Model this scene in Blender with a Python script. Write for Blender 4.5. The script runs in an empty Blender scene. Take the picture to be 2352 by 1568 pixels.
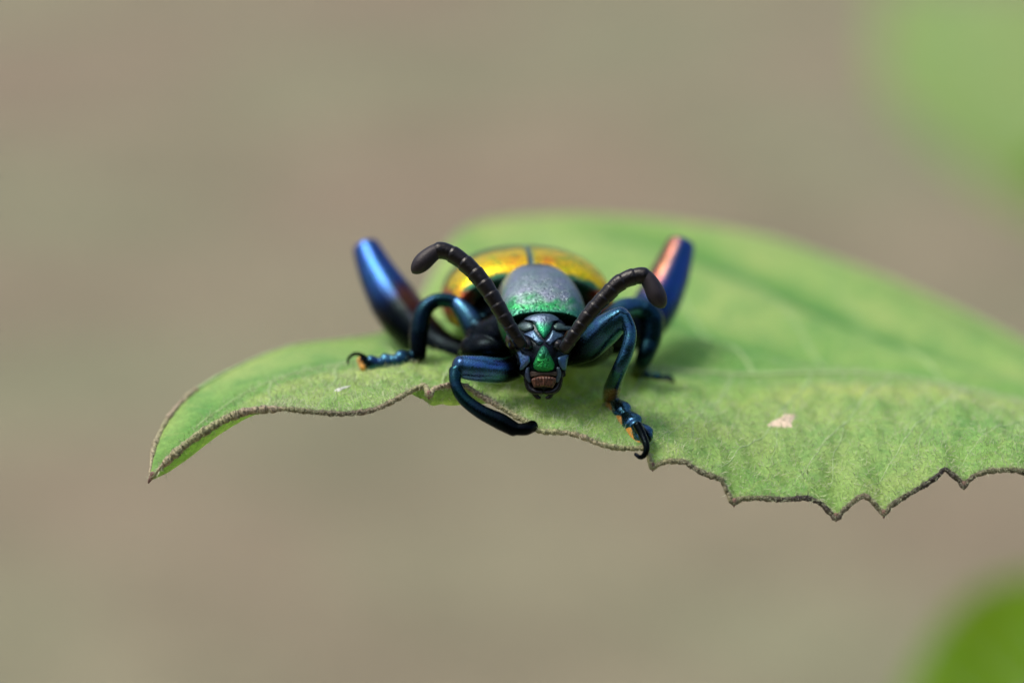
import bpy, math
import numpy as np
from mathutils import Vector, kdtree, noise as mnoise

# ------------------------------------------------------------------ camera, sky, sun, exposure
S = 0.001                      # everything is measured in millimetres, the scene in metres
PITCH = math.radians(15.0)     # the lens looks down on the leaf by this much
D = 138.9                      # mm from the lens to the plane of focus
K = 50.0 / 2352.0              # mm per measuring unit in the plane of focus
H0 = 360.0                     # mm from the ground to the point of focus
CP, SP = math.cos(PITCH), math.sin(PITCH)
sc = bpy.context.scene
col = sc.collection

cam_d = bpy.data.cameras.new('camera'); cam = bpy.data.objects.new('camera', cam_d); col.objects.link(cam)
cam.location = (0, -D * CP * S, (H0 + D * SP) * S)
cam.rotation_euler = (math.radians(90) - PITCH, 0, 0)
cam_d.lens = 100; cam_d.sensor_width = 36; cam_d.clip_start = 0.005; cam_d.clip_end = 2000
cam_d.dof.use_dof = True; cam_d.dof.focus_distance = (D + 0.2) * S; cam_d.dof.aperture_fstop = 17
sc.camera = cam

SUN_EL, SUN_AZ = math.radians(67), math.radians(-95)     # azimuth from the view direction, negative = to the left
w = bpy.data.worlds.new('World'); sc.world = w; w.use_nodes = True
nt = w.node_tree
sky = nt.nodes.new('ShaderNodeTexSky'); sky.sky_type = 'NISHITA'; sky.sun_disc = False
sky.sun_elevation = SUN_EL; sky.sun_rotation = SUN_AZ; sky.air_density = 1.0; sky.dust_density = 4.0; sky.ozone_density = 1.0
bg = nt.nodes['Background']; bg.inputs['Strength'].default_value = 0.11
nt.links.new(sky.outputs['Color'], bg.inputs['Color'])
sun_d = bpy.data.lights.new('sun', 'SUN'); sun_d.energy = 1.5; sun_d.angle = math.radians(22); sun_d.color = (1.0, 0.93, 0.82)
sun = bpy.data.objects.new('sun', sun_d); col.objects.link(sun)
sdir = Vector((math.sin(SUN_AZ) * math.cos(SUN_EL), math.cos(SUN_AZ) * math.cos(SUN_EL), math.sin(SUN_EL)))
sun.rotation_euler = sdir.to_track_quat('Z', 'Y').to_euler(); sun.location = (0, 0, 3)

sc.view_settings.view_transform = 'Standard'; sc.view_settings.look = 'None'
sc.view_settings.exposure = 0.35; sc.view_settings.gamma = 1.0; sc.view_settings.use_curve_mapping = False
sc.render.engine = 'CYCLES'
sc.cycles.use_denoising = True
sc.cycles.max_bounces = 8

rng = np.random.default_rng(7)

# ------------------------------------------------------------------ coordinates
def UVW(u, v, wd):
    """camera-aligned millimetres (right, up, away) -> world millimetres about the point of focus"""
    u, v, wd = np.broadcast_arrays(np.asarray(u, float), np.asarray(v, float), np.asarray(wd, float))
    return np.stack([u, wd * CP + v * SP, v * CP - wd * SP], -1)
def P(px, py, wd):
    px, py, wd = np.asarray(px, float), np.asarray(py, float), np.asarray(wd, float)
    f = K * (1 + wd / D)
    return UVW((px - 1176) * f, (784 - py) * f, wd)
def mm(px, wd=0.0): return px * K * (1 + wd / D)
def px_of(p):
    """world mm -> (px, py, depth)"""
    u = p[..., 0]; wd = p[..., 1] * CP - p[..., 2] * SP; v = p[..., 1] * SP + p[..., 2] * CP
    f = K * (1 + wd / D)
    return u / f + 1176, 784 - v / f, wd

def pchip(xk, yk, x):
    xk = np.asarray(xk, float); yk = np.asarray(yk, float); x = np.asarray(x, float)
    h = np.diff(xk); d = np.diff(yk) / h
    m = np.zeros_like(yk)
    for i in range(1, len(xk) - 1):
        if d[i - 1] * d[i] > 0:
            w1 = 2 * h[i] + h[i - 1]; w2 = h[i] + 2 * h[i - 1]
            m[i] = (w1 + w2) / (w1 / d[i - 1] + w2 / d[i])
    m[0] = d[0]; m[-1] = d[-1]
    i = np.clip(np.searchsorted(xk, x) - 1, 0, len(h) - 1)
    t = np.clip((x - xk[i]) / h[i], 0, 1)
    return ((2*t**3 - 3*t**2 + 1) * yk[i] + (t**3 - 2*t**2 + t) * h[i] * m[i] + (-2*t**3 + 3*t**2) * yk[i+1] + (t**3 - t**2) * h[i] * m[i+1])
def catmull(pts, n):
    """smooth path through the rows of pts, n samples"""
    pts = np.asarray(pts, float); k = len(pts)
    t = np.linspace(0, k - 1, n); i = np.clip(t.astype(int), 0, k - 2); f = (t - i)[:, None]
    g = lambda j: pts[np.clip(j, 0, k - 1)]
    p0, p1, p2, p3 = g(i - 1), g(i), g(i + 1), g(i + 2)
    return 0.5 * ((2*p1) + (-p0 + p2)*f + (2*p0 - 5*p1 + 4*p2 - p3)*f**2 + (-p0 + 3*p1 - 3*p2 + p3)*f**3)
def sstep(a, b, x):
    t = np.clip((np.asarray(x, float) - a) / (b - a), 0, 1); return t * t * (3 - 2 * t)
def lerp(a, b, t):
    t = np.asarray(t, float)[..., None]; return np.asarray(a, float) * (1 - t) + np.asarray(b, float) * t
def vnoise(p, scale):
    return np.array([mnoise.noise(Vector(q)) for q in np.asarray(p).reshape(-1, 3) * scale]).reshape(np.asarray(p).shape[:-1])

# ------------------------------------------------------------------ mesh helpers
def mesh_data(name, v, f, cols=None, smooth=True):
    me = bpy.data.meshes.new(name)
    v = np.asarray(v, float).reshape(-1, 3)
    me.from_pydata([tuple(p) for p in v], [], [tuple(int(i) for i in q) for q in f])
    if smooth: me.polygons.foreach_set('use_smooth', [True] * len(me.polygons))
    if cols is not None: set_cols(me, cols)
    me.update()
    return me
def set_cols(me, cols):
    c = np.asarray(cols, float).reshape(-1, np.asarray(cols).shape[-1])
    if c.shape[1] == 3: c = np.concatenate([c, np.ones((len(c), 1))], 1)
    at = me.attributes.new('tint', 'FLOAT_COLOR', 'POINT')
    at.data.foreach_set('color', c.astype(np.float32).ravel())
def part(name, v, f, mat, parent, cols=None, base=np.zeros(3), smooth=True, kind=None):
    me = mesh_data(name, np.asarray(v, float).reshape(-1, 3) - base, f, cols, smooth)
    me.materials.append(mat)
    o = bpy.data.objects.new(name, me); col.objects.link(o)
    if parent is not None: o.parent = parent
    if kind: o['kind'] = kind
    return o
def grid_faces(n, m, wrap=False, off=0):
    f = []
    mm_ = m if wrap else m - 1
    for i in range(n - 1):
        for j in range(mm_):
            a = off + i * m + j; b = off + i * m + (j + 1) % m
            f.append((a, b, b + m, a + m))
    return f
def thing(name, label, cat, base, group=None):
    o = bpy.data.objects.new(name, None); col.objects.link(o)
    o.empty_display_size = 1
    o.location = (base[0] * S, base[1] * S, (base[2] + H0) * S); o.scale = (S, S, S)
    o['label'] = label; o['category'] = cat
    if group: o['group'] = group
    return o
def frames(c):
    t = np.gradient(c, axis=0); t /= np.linalg.norm(t, axis=1)[:, None] + 1e-12
    n = np.zeros_like(t); ref = np.array([0, -CP, SP])   # towards the lens
    for i in range(len(t)):
        r = ref if i == 0 else n[i - 1]
        r = r - t[i] * np.dot(r, t[i])
        if np.linalg.norm(r) < 1e-4: r = np.cross(t[i], [1, 0, 0])
        n[i] = r / np.linalg.norm(r)
    return t, n, np.cross(t, n)
def tube(c, r, seg=24, flat=1.0, cap=True, colf=None, capk=0.7):
    """swept tube: c (n,3) centre line, r (n) radius, flat = radius towards the lens / radius sideways; rounded ends"""
    c = np.asarray(c, float); r = np.asarray(r, float) * np.ones(len(c))
    s = np.r_[0, np.cumsum(np.linalg.norm(np.diff(c, axis=0), axis=1))]; L = s[-1]
    if cap:
        t0 = c[0] - c[1]; t0 /= np.linalg.norm(t0); t1 = c[-1] - c[-2]; t1 /= np.linalg.norm(t1)
        a = np.linspace(90, 15, 6) * math.pi / 180
        hd = [c[0] + t0 * r[0] * capk * math.sin(x) for x in a]; hr = [r[0] * math.cos(x) for x in a]
        td = [c[-1] + t1 * r[-1] * capk * math.sin(x) for x in a[::-1]]; tr = [r[-1] * math.cos(x) for x in a[::-1]]
        c = np.concatenate([hd, c, td]); r = np.concatenate([hr, r, tr])
        tt = np.concatenate([np.zeros(6), s / L, np.ones(6)])
    else: tt = s / L
    r = np.maximum(r, 1e-3)
    t, n, b = frames(c)
    ang = np.linspace(0, 2 * math.pi, seg, endpoint=False)
    v = c[:, None] + n[:, None] * (np.cos(ang)[None, :, None] * r[:, None, None] * flat) + b[:, None] * (np.sin(ang)[None, :, None] * r[:, None, None])
    f = grid_faces(len(c), seg, True)
    f.append(tuple(range(seg))[::-1]); f.append(tuple(range((len(c) - 1) * seg, len(c) * seg)))
    cols = None
    if colf is not None:
        nrm = v - c[:, None]; nrm = nrm / (np.linalg.norm(nrm, axis=-1, keepdims=True) + 1e-9)
        cols = colf(np.broadcast_to(tt[:, None], v.shape[:2]), nrm, v).reshape(-1, 4)
    return v.reshape(-1, 3), f, cols
def ellipsoid(c, ru, rv, rw, axes=None, n=28, m=40, power=1.0):
    """c: world mm; radii along right, up and away (camera-aligned)"""
    th = np.linspace(0.001, math.pi - 0.001, n); ph = np.linspace(0, 2 * math.pi, m, endpoint=False)
    x = np.sin(th)[:, None] * np.cos(ph); y = np.sin(th)[:, None] * np.sin(ph); z = np.cos(th)[:, None] * np.ones(m)
    v = UVW(x * ru, y * rv, z * rw) + np.asarray(c)
    f = grid_faces(n, m, True); f.append(tuple(range(m))[::-1]); f.append(tuple(range((n - 1) * m, n * m)))
    return v.reshape(-1, 3), f
class Group:
    def __init__(self): self.v = []; self.f = []; self.c = []; self.n = 0
    def add(self, v, f, c=None):
        v = np.asarray(v).reshape(-1, 3); self.v.append(v); self.f += [tuple(i + self.n for i in q) for q in f]; self.n += len(v)
        if c is None: c = np.zeros((len(v), 4))
        self.c.append(np.asarray(c, float).reshape(-1, 4) if np.ndim(c) > 1 else np.tile(np.asarray(c, float), (len(v), 1)))
    def arrays(self): return np.concatenate(self.v), self.f, np.concatenate(self.c)

# ------------------------------------------------------------------ materials
def mat(name):
    m = bpy.data.materials.new(name); m.use_nodes = True
    n = m.node_tree.nodes; b = n['Principled BSDF']
    return m, m.node_tree, b
def nd(t, typ, **kw):
    n = t.nodes.new(typ)
    for k, v in kw.items():
        if k in n.inputs.keys(): n.inputs[k].default_value = v
        else: setattr(n, k, v)
    return n
def mix(t, fac, a, b, mode='MIX'):
    n = t.nodes.new('ShaderNodeMix'); n.data_type = 'RGBA'; n.blend_type = mode
    for sock, val in ((n.inputs[0], fac), (n.inputs[6], a), (n.inputs[7], b)):
        if isinstance(val, bpy.types.NodeSocket): t.links.new(val, sock)
        elif isinstance(val, (int, float)): sock.default_value = val
        else: sock.default_value = (*val, 1) if len(val) == 3 else val
    return n.outputs[2]
def ramp(t, src, stops):
    n = t.nodes.new('ShaderNodeValToRGB'); e = n.color_ramp.elements
    while len(e) < len(stops): e.new(0.5)
    for el, (p, c) in zip(e, stops): el.position = p; el.color = (*c, 1) if len(c) == 3 else (c[0],) * 3 + (1,)
    t.links.new(src, n.inputs[0]); return n.outputs[0]
def noise_tex(t, scale, detail=4, rough=0.55, dist=0.0):
    tc = t.nodes.get('TC') or t.nodes.new('ShaderNodeTexCoord'); tc.name = 'TC'
    n = nd(t, 'ShaderNodeTexNoise', Scale=scale, Detail=detail, Roughness=rough, Distortion=dist)
    t.links.new(tc.outputs['Object'], n.inputs['Vector']); return n.outputs['Fac']
def voro(t, scale, feature='F1', dist=None):
    tc = t.nodes.get('TC') or t.nodes.new('ShaderNodeTexCoord'); tc.name = 'TC'
    n = nd(t, 'ShaderNodeTexVoronoi', feature=feature, Scale=scale)
    src = tc.outputs['Object']
    if dist:
        nz = nd(t, 'ShaderNodeTexNoise', Scale=dist[0], Detail=3.0); t.links.new(src, nz.inputs['Vector'])
        ad = nd(t, 'ShaderNodeVectorMath', operation='MULTIPLY_ADD'); t.links.new(nz.outputs['Color'], ad.inputs[0])
        ad.inputs[1].default_value = (dist[1],) * 3; t.links.new(src, ad.inputs[2]); src = ad.outputs[0]
    t.links.new(src, n.inputs['Vector']); return n.outputs['Distance']
def bump(t, b, src, strength, dist=0.0001, prev=None):
    n = nd(t, 'ShaderNodeBump', Strength=strength, Distance=dist)
    t.links.new(src, n.inputs['Height'])
    if prev is not None: t.links.new(prev, n.inputs['Normal'])
    t.links.new(n.outputs[0], b.inputs['Normal']); return n.outputs[0]
def tint(t):
    a = t.nodes.new('ShaderNodeAttribute'); a.attribute_name = 'tint'; return a

def chitin(name, rough=0.3, var=0.5, pits=None, grain=14.0, bstr=0.12, coat=0.0):
    """hard metallic shell: colour from the mesh's tint, its alpha is how metallic it is"""
    m, t, b = mat(name)
    a = tint(t)
    n1 = noise_tex(t, 1.6, 3); n2 = noise_tex(t, grain, 4)
    shift = ramp(t, n1, [(0.32, (0.75, 1.05, 0.75)), (0.5, (1, 1, 1)), (0.68, (1.15, 0.85, 1.25))])
    c = mix(t, var, a.outputs['Color'], mix(t, 1.0, a.outputs['Color'], shift, 'MULTIPLY'))
    c = mix(t, 1.0, c, ramp(t, n2, [(0.3, (0.72,) * 3), (0.7, (1.15,) * 3)]), 'MULTIPLY')
    nb = None
    if pits:
        p = voro(t, pits, 'F1', (3.0, 0.25))
        c = mix(t, 1.0, c, ramp(t, p, [(0.10, (0.25,) * 3), (0.34, (1.0,) * 3)]), 'MULTIPLY')
        nb = bump(t, b, ramp(t, p, [(0.05, (0.0,)), (0.4, (1.0,))]), 0.5, 0.00008)
    t.links.new(c, b.inputs['Base Color']); t.links.new(a.outputs['Alpha'], b.inputs['Metallic'])
    r = ramp(t, n2, [(0.3, (rough * 0.75,)), (0.75, (rough * 1.35,))]); t.links.new(r, b.inputs['Roughness'])
    b.inputs['Coat Weight'].default_value = coat; b.inputs['Coat Roughness'].default_value = 0.15
    bump(t, b, n2, bstr, 0.00006, nb)
    return m

def plain(name, colr, rough=0.5, metallic=0.0, grain=10.0, lo=0.6, hi=1.25, bstr=0.3, spec=0.5):
    m, t, b = mat(name)
    n2 = noise_tex(t, grain, 5)
    t.links.new(mix(t, 1.0, colr, ramp(t, n2, [(0.3, (lo,) * 3), (0.72, (hi,) * 3)]), 'MULTIPLY'), b.inputs['Base Color'])
    b.inputs['Roughness'].default_value = rough; b.inputs['Metallic'].default_value = metallic; b.inputs['Specular IOR Level'].default_value = spec
    bump(t, b, n2, bstr, 0.00006)
    return m

def leaf_material(name, base, pale, dark, trans, detail=True, tw=0.45):
    m, t, b = mat(name)
    big = noise_tex(t, 0.11, 3, 0.5, 0.4); mid = noise_tex(t, 0.45, 5, 0.62, 0.8); fine = noise_tex(t, 5.5, 6, 0.7, 0.3)
    c = mix(t, ramp(t, big, [(0.36, (0,)), (0.64, (1,))]), base, pale)
    c = mix(t, ramp(t, mid, [(0.40, (0.0,)), (0.68, (0.7,))]), c, dark)
    if detail:
        net = voro(t, 0.42, 'DISTANCE_TO_EDGE', (0.5, 1.6))
        net2 = voro(t, 1.7, 'DISTANCE_TO_EDGE', (1.5, 0.5))
        c = mix(t, ramp(t, net, [(0.0, (0.55,)), (0.045, (0.0,))]), c, pale)
        c = mix(t, ramp(t, net2, [(0.0, (0.16,)), (0.10, (0.0,))]), c, pale)
        c = mix(t, 1.0, c, ramp(t, fine, [(0.28, (0.74, 0.78, 0.68)), (0.5, (1, 1, 1)), (0.72, (1.36, 1.30, 1.35))]), 'MULTIPLY')
        nb = bump(t, b, net2, 0.25, 0.0002)
        bump(t, b, fine, 0.55, 0.00016, nb)
    a = tint(t); c = mix(t, 1.0, c, a.outputs['Color'], 'MULTIPLY')
    t.links.new(c, b.inputs['Base Color']); b.inputs['Roughness'].default_value = 0.55; b.inputs['Specular IOR Level'].default_value = 0.3
    tr = t.nodes.new('ShaderNodeBsdfTranslucent'); t.links.new(mix(t, 1.0, c, trans, 'MULTIPLY'), tr.inputs['Color'])
    ms = t.nodes.new('ShaderNodeMixShader'); ms.inputs[0].default_value = tw
    t.links.new(b.outputs[0], ms.inputs[1]); t.links.new(tr.outputs[0], ms.inputs[2])
    t.links.new(ms.outputs[0], t.nodes['Material Output'].inputs['Surface'])
    return m

M_leaf = leaf_material('leaf_green', (0.29, 0.575, 0.15), (0.46, 0.655, 0.22), (0.17, 0.44, 0.125), (1.0, 1.1, 0.35), True, 0.28)
M_leaf_far = leaf_material('leaf_pale', (0.27, 0.45, 0.155), (0.36, 0.47, 0.15), (0.24, 0.43, 0.135), (1.0, 1.1, 0.4), False, 0.3)
M_leaf_dark = leaf_material('leaf_deep_green', (0.15, 0.33, 0.003), (0.21, 0.35, 0.004), (0.12, 0.31, 0.003), (1.0, 1.1, 0.3), False, 0.3)
def margin_material():
    m, t, b = mat('leaf_margin')
    big = noise_tex(t, 0.30, 3); fine = noise_tex(t, 7.0, 5)
    a = tint(t)
    c = mix(t, a.outputs['Alpha'], mix(t, ramp(t, big, [(0.4, (0,)), (0.6, (1,))]), (0.33, 0.34, 0.17), (0.38, 0.31, 0.21)), (0.040, 0.030, 0.030))
    t.links.new(mix(t, 1.0, c, ramp(t, fine, [(0.3, (0.4,) * 3), (0.7, (1.9,) * 3)]), 'MULTIPLY'), b.inputs['Base Color']); b.inputs['Roughness'].default_value = 0.5
    bump(t, b, fine, 0.8, 0.0001); return m
M_margin = margin_material()
M_tooth = plain('leaf_tooth', (0.30, 0.17, 0.14), 0.6, 0, 6.0, 0.5, 1.5, 0.5)
M_hair = plain('leaf_hair', (0.66, 0.72, 0.46), 0.6, 0, 2.0, 0.8, 1.2, 0.0)
M_vein = plain('leaf_vein', (0.42, 0.60, 0.25), 0.55, 0, 4.0, 0.7, 1.25, 0.3)
M_dead = plain('dead_tissue', (0.80, 0.66, 0.50), 0.7, 0, 3.0, 0.75, 1.15, 0.4)
M_white = plain('white_scar', (0.75, 0.78, 0.70), 0.6, 0, 3.0, 0.8, 1.1, 0.3)
M_stem = plain('stem_green', (0.12, 0.22, 0.06), 0.6, 0, 0.8, 0.7, 1.2, 0.4)

M_body = chitin('blue_shell', 0.24, 0.8, None, 12.0, 0.2, 0.0)
M_elytron = chitin('gold_shell', 0.36, 0.25, 5.0, 7.0, 0.25)
M_pronotum = chitin('grey_blue_shell', 0.36, 0.35, 6.5, 9.0, 0.35)
M_face = chitin('face_shell', 0.34, 0.35, None, 9.0, 0.5)
M_gran = chitin('granular_green_shell', 0.36, 0.2, 7.0, 8.0, 0.7)
M_antenna = plain('antenna_brown_black', (0.007, 0.005, 0.0055), 0.30, 0.0, 9.0, 0.5, 1.8, 0.4, 0.45)
M_antenna_tip = plain('antenna_downy_tip', (0.022, 0.016, 0.021), 0.5, 0.0, 14.0, 0.7, 1.3, 0.3, 0.5)
M_black = plain('black_chitin', (0.010, 0.010, 0.012), 0.22, 0.0, 8.0, 0.6, 1.4, 0.2, 0.6)
M_labrum = plain('brown_labrum', (0.17, 0.078, 0.052), 0.28, 0.0, 6.0, 0.35, 1.7, 0.6, 0.5)
M_membrane = plain('dark_membrane', (0.085, 0.055, 0.04), 0.5, 0.0, 8.0, 0.5, 1.5, 0.4)
M_eye = plain('eye_black_brown', (0.035, 0.022, 0.014), 0.18, 0.0, 16.0, 0.7, 1.3, 0.2, 0.6)
M_pad = plain('orange_foot_pad', (0.70, 0.33, 0.05), 0.55, 0.0, 7.0, 0.6, 1.3, 0.4)

# ------------------------------------------------------------------ ground
def build_ground():
    n = 150
    q = np.linspace(-1, 1, n); g = np.sign(q) * (np.abs(q) ** 3.2) * 300 + q * 1.2      # fine near the plant, out to the horizon
    X, Y = np.meshgrid(g, g + 1.5, indexing='ij')
    Z = np.zeros_like(X)
    pts = np.stack([X, Y, Z], -1)
    near = np.exp(-((X) ** 2 + (Y - 1.5) ** 2) / 40)
    Z += vnoise(pts, 2.5) * 0.03 * near + vnoise(pts, 0.05) * 0.6 * (1 - near) * sstep(8, 60, np.hypot(X, Y))
    # unseen rise added behind the lens to darken the beetle's reflections
    shade_bank = sstep(0.7, 2.6, -Y - 0.25 * vnoise(pts, 0.8)) ; Z += shade_bank * (2.1 + 0.5 * vnoise(pts, 1.1)) * (1 - 0.6 * sstep(6, 40, -Y))
    pts[..., 2] = Z - 0.02
    bank_dark = sstep(0.55, 0.95, -Y)  # mask for the dark green of the added rise
    m, t, b = mat('dry_soil')
    big = noise_tex(t, 3.0, 2, 0.5, 0.3); mid = noise_tex(t, 9.0, 5); fine = noise_tex(t, 90.0, 5)
    c = mix(t, ramp(t, big, [(0.38, (0,)), (0.62, (1,))]), (0.310, 0.255, 0.180), (0.285, 0.285, 0.180))
    c = mix(t, 1.0, c, ramp(t, mid, [(0.3, (0.80,) * 3), (0.7, (1.16,) * 3)]), 'MULTIPLY')
    c = mix(t, 1.0, c, ramp(t, fine, [(0.3, (0.7,) * 3), (0.7, (1.2,) * 3)]), 'MULTIPLY')
    a = tint(t); c = mix(t, a.outputs['Alpha'], c, mix(t, mid, (0.020, 0.034, 0.012), (0.045, 0.060, 0.022)))
    t.links.new(c, b.inputs['Base Color']); b.inputs['Roughness'].default_value = 0.95; b.inputs['Specular IOR Level'].default_value = 0.1
    bump(t, b, fine, 0.8, 0.01)
    o = part('ground', pts, grid_faces(n, n), m, None, np.stack([bank_dark * 0, bank_dark * 0, bank_dark * 0, bank_dark], -1))
    o['kind'] = 'structure'; o['label'] = 'dry pale brown soil far below the leaf'
build_ground()

# ------------------------------------------------------------------ the big leaf: five guide lines from front margin to back margin
F = [(342,1105,0),(385,1058,-.4),(430,1018,-.5),(480,984,-.5),(540,953,-.6),(590,941,-.6),(650,939,-.7),(720,946,-.8),(790,950,-.8),(850,943,-.8),
     (900,922,-.7),(940,900,-.5),(962,889,-.3),(976,884,-.3),(985,908,-.6),(998,892,-.2),(1030,885,0),(1060,884,.3),(1100,906,.4),(1150,936,.3),(1200,964,0),(1226,977,-.3),(1237,989,-.6),
     (1300,994,-.8),(1340,1004,-.9),(1380,1020,-.9),(1420,1028,-.9),(1458,1030,-.9),(1478,1028,-.9),(1490,1045,-.9),(1499,1073,-1),(1512,1066,-1),(1540,1059,-1),(1570,1060,-1),(1590,1072,-1),
     (1620,1088,-1),(1648,1098,-1),(1658,1102,-1),(1668,1125,-1),(1686,1155,-1.1),(1698,1147,-1),(1740,1144,-1),(1800,1147,-1),(1845,1143,-1),(1875,1150,-1),(1900,1170,-1),(1920,1189,-1.1),
     (1938,1172,-1),(1985,1139,-1),(2003,1151,-1),(2018,1168,-1),(2030,1181,-1.1),(2044,1164,-1),(2075,1142,-1),(2110,1122,-1),(2150,1096,-1),(2170,1078,-.9),(2190,1092,-.9),(2204,1104,-.9),(2214,1116,-1),
     (2226,1102,-.9),(2250,1088,-.9),(2290,1080,-.9),(2330,1079,-.9),(2352,1084,-.9),(2420,1112,-.9),(2470,1095,-.9),(2600,1080,-.9)]
F = [(x, x, y, z) for x, y, z in F]
Q = [(342,342,1105,0),(385,388,1078,.2),(430,432,1050,.4),(480,482,1013,.6),(540,541,974,.7),(590,590,952,.9),(650,650,926,1.2),(750,750,913,1.5),(860,858,893,1.8),(920,918,884,1.7),(965,965,912,.9),
     (1000,1000,930,.8),(1050,1055,934,1.0),(1100,1108,918,1.6),(1180,1180,918,2.2),(1300,1295,930,2.5),(1450,1440,950,2.4),(1600,1590,985,2.0),(1750,1745,1025,1.8),(1900,1890,1040,1.6),(2050,2040,1035,1.6),
     (2200,2190,1000,2),(2352,2345,1000,2.2),(2600,2590,1000,2.5)]
M_ = [(342,342,1105,0),(385,386,1072,.8),(430,425,1030,1.5),(480,468,985,2.2),(540,525,945,3),(590,575,915,3.6),(650,640,885,4.2),(750,742,858,5),(860,855,838,5.5),(920,920,830,6),(965,965,824,6),(1000,1000,822,6.3),
      (1100,1100,835,7),(1180,1180,850,7.5),(1300,1295,862,8),(1450,1440,872,8),(1600,1590,887,8.5),(1750,1735,897,9),(1900,1880,890,9.5),(2050,2030,884,10),(2200,2180,896,10.5),(2352,2330,922,11),(2600,2570,970,11)]
R_ = [(342,342,1105,0),(385,368,1040,1.3),(430,395,1000,2.2),(480,430,960,3.2),(540,480,920,4.3),(590,525,888,5.5),(650,590,858,6.5),(750,705,824,8),(860,860,806,10),(920,930,797,11),(965,975,772,12.5),(1000,1010,745,14.5),
      (1100,1110,722,17),(1180,1190,716,18),(1300,1300,712,19),(1450,1440,716,19),(1600,1590,735,19),(1750,1740,762,19),(1900,1890,794,19),(2050,2040,822,19),(2200,2190,850,19),(2352,2330,882,19),(2600,2560,935,19)]
B_ = [(342,342,1105,0),(385,352,1038,1.5),(430,368,995,2.8),(480,395,950,4),(540,435,908,5.5),(590,480,878,7),(650,545,843,8.5),(750,680,793,11),(860,850,772,14),(920,915,752,17),(965,965,690,21),(1000,1005,610,26),
      (1050,1045,545,30),(1100,1095,514,33),(1180,1190,500,35),(1300,1310,495,36),(1450,1460,502,36.5),(1600,1610,518,36.5),(1750,1760,545,36),(1900,1900,590,35),(2050,2040,640,34),(2200,2190,706,33),(2352,2340,780,31),(2600,2560,900,28)]
SMAX = 2560.0
def line(tab, s):
    k = np.array(tab, float)
    return P(pchip(k[:, 0], k[:, 1], s), pchip(k[:, 0], k[:, 2], s), pchip(k[:, 0], k[:, 3], s))
TK = np.array([-1, -0.62, 0.0, 0.5, 1.0])
def _basis():
    # natural cubic spline through five knots as a linear map
    n = 5; h = np.diff(TK); A = np.zeros((n, n)); Bm = np.zeros((n, n)); A[0, 0] = A[-1, -1] = 1
    for i in range(1, n - 1):
        A[i, i-1], A[i, i], A[i, i+1] = h[i-1], 2 * (h[i-1] + h[i]), h[i]
        Bm[i, i-1] = 6 / h[i-1]; Bm[i, i] = -6 / h[i-1] - 6 / h[i]; Bm[i, i+1] = 6 / h[i]
    return np.linalg.solve(A, Bm), h
_M2, _H = _basis()
def weights(t):
    t = np.asarray(t, float); i = np.clip(np.searchsorted(TK, t) - 1, 0, 3); h = _H[i]
    a = (TK[i + 1] - t) / h; b = (t - TK[i]) / h
    W = ((a**3 - a) * h**2 / 6)[..., None] * _M2[i] + ((b**3 - b) * h**2 / 6)[..., None] * _M2[i + 1]
    e = np.eye(5)
    return W + a[..., None] * e[i] + b[..., None] * e[i + 1]
def leaf_pt(s, t):
    s, t = np.broadcast_arrays(np.asarray(s, float), np.asarray(t, float))
    g = np.stack([line(x, s) for x in (F, Q, M_, R_, B_)], -2)
    p = (weights(t)[..., None] * g).sum(-2)
    taper = sstep(420, 900, s)
    # pillowed blade between the side veins, stronger on the far half
    far = sstep(0.05, 0.35, t) * (1 - sstep(0.88, 1.0, t)) * sstep(1150, 1500, s)
    ph = t * 2.6 + (s - 1200) / 900.0
    z = far * 0.65 * np.sin(2 * math.pi * ph)
    near = sstep(-1.0, -0.85, t) * (1 - sstep(-0.1, 0.15, t)) * taper
    z = z + near * (0.10 * np.sin(s / 34.0 + 5 * t) + 0.07 * np.sin(s / 15.0 - 9 * t + 1.3) + 0.05 * np.sin(s / 9.0 + 17 * t))
    p = p.copy(); p[..., 2] += z
    return p
def leaf_grid():
    s = np.concatenate([np.linspace(342.5, 900, 110), np.linspace(900, SMAX, 420)[1:]])
    t = np.concatenate([np.linspace(-1, 0, 66), np.linspace(0, 1, 54)[1:]])
    Sg, Tg = np.meshgrid(s, t, indexing='ij')
    return s, t, Sg, Tg, leaf_pt(Sg, Tg)
LS, LT, LSg, LTg, LP = leaf_grid()
LX, LY, LW = px_of(LP)
def leaf_w(px, py, tmin=-1.1):
    """depth of the leaf's surface where it is seen at (px, py); the nearest of the candidates"""
    d = (LX - px) ** 2 + (LY - py) ** 2
    ok = d < 9.0
    if not ok.any(): return float(LW.ravel()[d.argmin()])
    return float(np.where(ok, LW, 1e9).min())
def leaf_st(px, py):
    d = (LX - px) ** 2 + (LY - py) ** 2; d = np.where(d < 16, LW, 1e6 + d)
    i = np.unravel_index(d.argmin(), d.shape); return LSg[i], LTg[i]
def leaf_normal(s, t):
    e1 = leaf_pt(s + 2, t) - leaf_pt(s - 2, t); e2 = leaf_pt(s, np.clip(np.asarray(t) + .01, -1, 1)) - leaf_pt(s, np.clip(np.asarray(t) - .01, -1, 1))
    n = np.cross(e1, e2); n /= np.linalg.norm(n, axis=-1, keepdims=True) + 1e-9
    return n

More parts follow.
